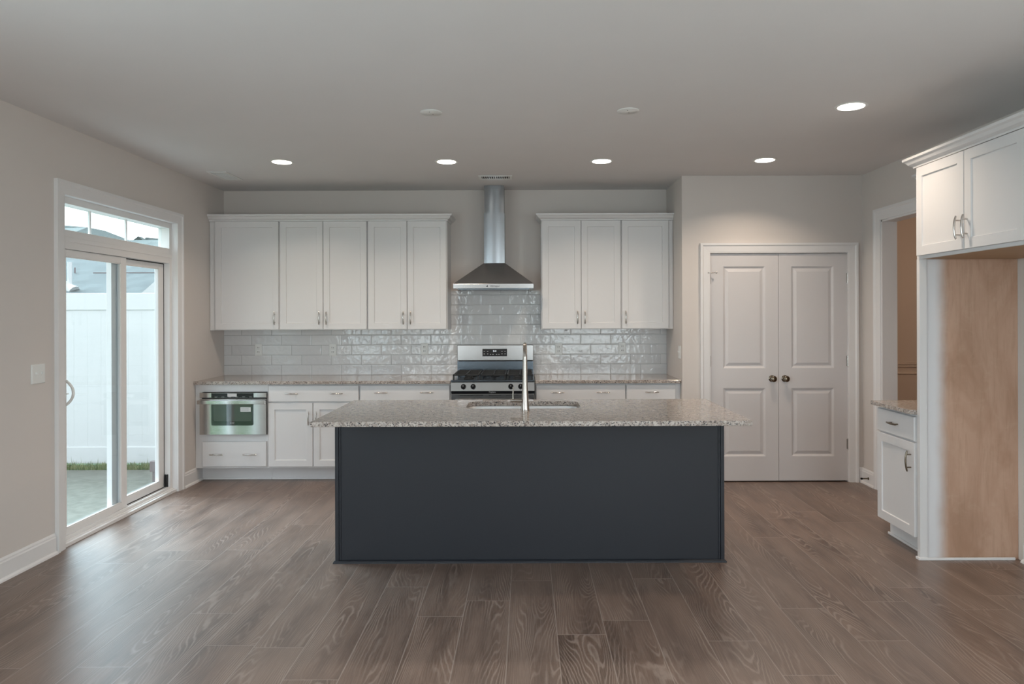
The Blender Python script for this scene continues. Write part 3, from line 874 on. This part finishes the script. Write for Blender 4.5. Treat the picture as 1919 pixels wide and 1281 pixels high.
# ------------------------------------------------------------------ refrigerator bay on the right wall
FXF = 2.395
FYN, FYF = 3.395, 4.380
t = thing('refrigerator_side_panel', 'tall maple panel with white front edge beside the small base cabinet', 'panel', (2.7, 4.37, 0))
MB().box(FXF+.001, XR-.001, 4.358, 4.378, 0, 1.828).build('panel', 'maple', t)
MB().box(FXF, FXF+.044, 4.347, 4.3785, 0, 1.829, .001).build('front_stile', 'cabinet', t)
m = MB().box(FXF+.0, XR-.031, 4.338, 4.347, 0, .016, .003).box(FXF-.012, FXF, 4.338, 4.380, 0, .016, .003)
m.build('shoe_molding', 'trim', t)
t = thing('refrigerator_cabinet', 'white two-door cabinet high over the empty refrigerator bay', 'cabinet', (2.7, 3.87, 1.83))
MB().box(FXF+.020, XR-.001, FYN, FYF-.001, 1.836, 2.385).build('body', 'cabinet', t)
MB().box(FXF+.03, XR-.003, FYN+.002, FYF-.003, 1.829, 1.8358).build('underside', 'under', t)
MB().box(FXF+.003, FXF+.0199, FYN, FYF-.001, 1.8285, 2.385).build('face_frame', 'cabinet', t)
ff = FX(FXF+.0029)
for a, b, hy in ((3.883, 4.352, 3.912), (3.402, 3.876, 3.848)):
    dd = shaker(t, ff, a, b, 1.848, 2.382)
    pull(dd, FX(FXF-.016), hy, 1.967, .128, True)
CR2 = [(o*1.05, z) for o, z in CR]
tag(MB().sweep([(XR-.001, FYN), (FXF-.012, FYN), (FXF-.012, 4.381), (XR-.001, 4.381)], CR2).build('crown_molding', 'cabinet'), 'white crown molding on the cabinet over the refrigerator bay', 'molding', 'crown moldings')
# wall cabinet behind it
t = thing('wall_cabinet', 'white wall cabinet mostly hidden behind the refrigerator cabinet', 'cabinet', (2.85, 4.62, 1.37))
MB().box(2.72, XR-.001, 4.383, 4.86, 1.37, 2.385).build('body', 'cabinet', t)
dd = shaker(t, FX(2.7195), 4.39, 4.853, 1.376, 2.375)
pull(dd, FX(2.7005), 4.425, 1.48, .122, True)
tag(MB().sweep([(2.70, 4.432), (2.70, 4.862), (XR-.001, 4.862)], CR).build('crown_molding', 'cabinet'), 'bit of white crown molding peeking past the refrigerator cabinet', 'molding', 'crown moldings')
# small base cabinet
t = thing('base_cabinet', 'small white base cabinet against the right wall by the maple panel', 'cabinet', (2.7, 4.62, 0))
BXF = 2.385
MB().box(BXF+.02, XR-.001, 4.380, 4.862, .115, .879).build('body', 'cabinet', t)
MB().box(2.475, XR-.002, 4.380, 4.862, 0, .115).build('toe_kick', 'cabinet', t)
MB().box(2.463, 2.475, 4.380, 4.874, 0, .016, .003).build('shoe_molding', 'trim', t)
bf = FX(BXF+.0195)
dr = slab(t, bf, 4.396, 4.856, .712, .862)
pull(dr, FX(BXF+.0005), 4.625, .788, .122, False, 'bronze')
dd = shaker(t, bf, 4.396, 4.856, .124, .702)
pull(dd, FX(BXF+.0005), 4.432, .585, .128, True, 'bronze')
counter('small speckled granite countertop by the maple panel', 2.350, XR-.001, 4.3795, 4.878, .880, .908)

# ------------------------------------------------------------------ ceiling fixtures
def can_light(label, x, y, group='recessed ceiling lights', watts=8, kind=None):
    t = thing('recessed_light', label, 'ceiling light', (x, y, CEIL-.004), group)
    MB().lathe([(.076, -.002), (.078, -.004), (.092, -.004), (.095, -.0005)], (x, y, CEIL), 'Z', 40).build('trim_ring', 'plastic', t, 40)
    MB().lathe([(.074, -.0055), (.070, -.0062), (.0, -.0066)], (x, y, CEIL), 'Z', 32).build('lens', 'lamp', t, 40)
    ld = bpy.data.lights.new('downlight', 'AREA'); ld.shape = 'DISK'; ld.size = .14; ld.energy = watts
    ld.color = (1, .83, .67); ld.spread = math.radians(130)
    lo = bpy.data.objects.new('downlight', ld); lo.location = (0, 0, -.010); COL.objects.link(lo); lo.parent = t
can_light('recessed light nearest the left corner and the sliding door', -1.951, 5.735)
can_light('recessed light left of the hood, second in the back row', -.631, 5.745)
can_light('recessed light right of the hood, third in the back row', .615, 5.745)
can_light('recessed light in front of the pantry doors', 1.919, 5.725)
can_light('recessed light nearest the camera, by the refrigerator cabinet', 1.939, 4.249)
for x in (-1.6, 1.6):  # extra lamps added out of view to brighten the interior
    for y in (1.2, -1.2):
        can_light('added recessed light over the room behind the camera', x, y, 'added recessed lights behind the camera')
def cover(label, x, y):
    t = thing('ceiling_cover_plate', label, 'cover plate', (x, y, CEIL-.006), 'blank round covers over the island')
    MB().lathe([(.066, -.0005), (.066, -.004), (.063, -.006), (0, -.006)], (x, y, CEIL), 'Z', 40).build('plate', 'plastic', t, 40)
    for q in (-.025, .025):
        MB().lathe([(.004, -.006), (.004, -.0068), (0, -.007)], (x+q*.3, y+q, CEIL), 'Z', 8).build('screw', 'darkprint', t)
cover('blank round white cover on the ceiling over the left half of the island', -.569, 4.343)
cover('blank round white cover on the ceiling over the right half of the island', .624, 4.323)
def vent(label, x0, x1, y0, y1, alongx):
    t = thing('ceiling_vent', label, 'vent', ((x0+x1)/2, (y0+y1)/2, CEIL-.008), 'ceiling air registers')
    m = MB(); b = .025
    z0, z1 = CEIL-.007, CEIL-.0005
    m.box(x0, x0+b, y0, y1, z0, z1, .002).box(x1-b, x1, y0, y1, z0, z1, .002).box(x0+b, x1-b, y0, y0+b, z0, z1, .002).box(x0+b, x1-b, y1-b, y1, z0, z1, .002)
    if alongx: m.box((x0+x1)/2-.006, (x0+x1)/2+.006, y0+b, y1-b, z0, z1)
    else: m.box(x0+b, x1-b, (y0+y1)/2-.006, (y0+y1)/2+.006, z0, z1)
    m.build('frame', 'plastic', t)
    MB().box(x0+b, x1-b, y0+b, y1-b, CEIL-.002, CEIL-.0004).build('opening', 'dark', t)
    m = MB()
    n = 13
    for k in range(n):
        if alongx:
            c = x0+b+(x1-x0-2*b)*(k+.5)/n; m.box(c-.003, c+.003, y0+b, y1-b, CEIL-.006, CEIL-.002)
        else:
            c = y0+b+(y1-y0-2*b)*(k+.5)/n; m.box(x0+b, x1-b, c-.003, c+.003, CEIL-.006, CEIL-.002)
    m.build('louvers', 'plastic', t)
vent('white air register in the ceiling near the left wall', -2.725, -2.555, 6.11, 6.475, False)
vent('white air register in the ceiling in front of the hood chimney', -.415, -.115, 6.32, 6.485, True)
# warm lamp of the room beyond the opening
ld = bpy.data.lights.new('hall_lamp', 'POINT'); ld.energy = 36; ld.color = (1, .78, .60); ld.shadow_soft_size = .12
o = bpy.data.objects.new('hall_lamp', ld); o.location = (4.7, 6.0, 2.3); COL.objects.link(o)

# ------------------------------------------------------------------ outdoors
GZ = -.12
struct(MB().box(-60, 40, -60, 60, GZ-.3, GZ-.012).build('lawn', 'lawn'), 'green lawn around the patio', 'lawn')
struct(MB().box(-6.2, XL-T-.002, 3.9, 7.52, GZ-.2, GZ).build('patio', 'concrete'), 'grey-green concrete patio outside the sliding door', 'patio')
FYY = 7.80
t = thing('vinyl_fence', 'tall white vinyl privacy fence across the patio', 'fence', (-6.0, FYY, GZ))
m = MB(); n = 46
x0f, x1f = -10.0, -3.15
for k in range(n):
    a = x0f+(x1f-x0f)*k/n
    m.box(a+.0002, a+(x1f-x0f)/n-.0002, FYY+.012, FYY+.034, .0, 1.64, .0006, 1)
m.build('boards', 'fence', t)
MB().box(x0f, x1f, FYY, FYY+.046, 1.565, 1.748, .004).build('top_rail', 'fence', t)
MB().box(x0f, x1f, FYY, FYY+.046, GZ+.01, .070, .004).build('bottom_rail', 'fence', t)
for x in (-10.0, -7.7):
    m = MB().box(x-.063, x+.063, FYY-.04, FYY+.086, GZ, 1.80, .004)
    m.rings([[(x-.07, FYY-.047, 1.80), (x+.07, FYY-.047, 1.80), (x+.07, FYY+.093, 1.80), (x-.07, FYY+.093, 1.80)], [(x-.005, FYY+.018, 1.85), (x+.005, FYY+.018, 1.85), (x+.005, FYY+.028, 1.85), (x-.005, FYY+.028, 1.85)]])
    m.build('post', 'fence', t)
# grass strip at the foot of the fence
m = MB(); rg = random.Random(3)
for k in range(3600):
    x = rg.uniform(-6.2, -3.2); y = rg.uniform(7.53, 7.775)
    h = rg.uniform(.015, .05) if rg.random() > .02 else rg.uniform(.07, .14)
    a = rg.uniform(0, PI); wd = rg.uniform(.003, .006)
    dx, dy = math.cos(a)*wd, math.sin(a)*wd
    lx, ly = rg.uniform(-.02, .02), rg.uniform(-.02, .02)
    vs = [m.bm.verts.new(p) for p in ((x-dx, y-dy, GZ-.012), (x+dx, y+dy, GZ-.012), (x+lx, y+ly, GZ+h))]
    m.bm.faces.new(vs)
tag(m.build('grass', 'blade'), 'strip of green and straw grass at the foot of the white fence', 'grass', None, 'stuff')
t = thing('utility_box', 'low grey-brown box on a stub at the patio edge', 'utility box', (-3.635, 6.99, GZ))
MB().box(-3.665, -3.605, 6.96, 7.02, -.02, .083, .004).build('box', 'postwood', t)
MB().box(-3.645, -3.603, 6.97, 7.01, GZ, -.02, .003).build('stub', 'postwood', t)

# neighbour's house: low shingled roof with a gable wall
t = thing('neighbor_house', 'neighboring house with grey shingle roof rising behind the white fence', 'house', (-11, 14, GZ))
m = MB()
m.rings([[(-20, 11.8, 1.80), (-20, 17.0, 3.30), (-20, 22, 1.8)], [(-3.6, 11.8, 1.80), (-3.6, 17.0, 3.30), (-3.6, 22, 1.8)]])
m.build('main_roof', 'shingle', t)
MB().box(-19.7, -3.9, 12.2, 21.6, GZ, 1.80).build('wall', 'siding', t)
m = MB()   # hip roof behind
m.rings([[(-22, 15.5, 3.0), (-10.6, 15.5, 3.0), (-10.6, 24, 3.0), (-22, 24, 3.0)], [(-18.5, 19.0, 4.42), (-12.0, 19.6, 3.93), (-12.0, 20.4, 3.93), (-18.5, 20, 4.42)]])
m.build('hip_roof', 'shingle', t)
m = MB()   # gable wall in front of the roof, its rake rising to the right
gx, gz, gx2, gz2 = -6.62, 1.228, -4.0, 3.517
m.rings([[(gx, yy, GZ), (gx2, yy, GZ), (gx2, yy, gz2), (gx, yy, gz)] for yy in (11.0, 11.4)])
for k in range(26):
    z = .3+k*.14
    xl = max(gx, gx+(z+.12-gz)*(gx2-gx)/(gz2-gz))
    m.box(xl+.02, gx2, 10.985, 11.0, z, z+.12)
m.build('gable_wall', 'siding', t)
m = MB().box(-8.2, -6.95, 13.56, 13.60, 2.305, 2.325)
m.build('ridge_vent', 'postwood', t)
x, y = -7.87, 12.35
m = MB().tube([(x, y, 1.9), (x, y, 2.43)], .035, 12).tube([(x-.03, y-.03, 2.1), (x-.02, y-.03, 2.02), (x+.10, y-.05, 1.93)], [.04, .06, .10], 10)
m.build('vent_pipe', 'siding', t, 40)
m = MB().tube([(-8.57, 13.6, 2.25), (-8.57, 13.6, 2.42)], .013, 8)
m.build('pipe', 'postwood', t, 40)
t = thing('distant_house', 'small distant house with grey gable roof seen through the transom', 'house', (-18.8, 35.5, GZ))
MB().box(-19.4, -17.2, 35, 36, GZ, 4.95).build('wall', 'siding', t)
m = MB().rings([[(-19.5, 34.8, 4.88), (-18.85, 34.8, 5.36), (-18.2, 34.8, 4.88)], [(-19.5, 35.2, 4.88), (-18.85, 35.2, 5.36), (-18.2, 35.2, 4.88)]])
m.rings([[(-18.8, 34.9, 4.85), (-18.8, 35.4, 5.38), (-18.8, 36, 4.85)], [(-17.0, 34.9, 4.85), (-17.0, 35.4, 5.2), (-17.0, 36, 4.85)]])
m.build('roof', 'shingle', t)
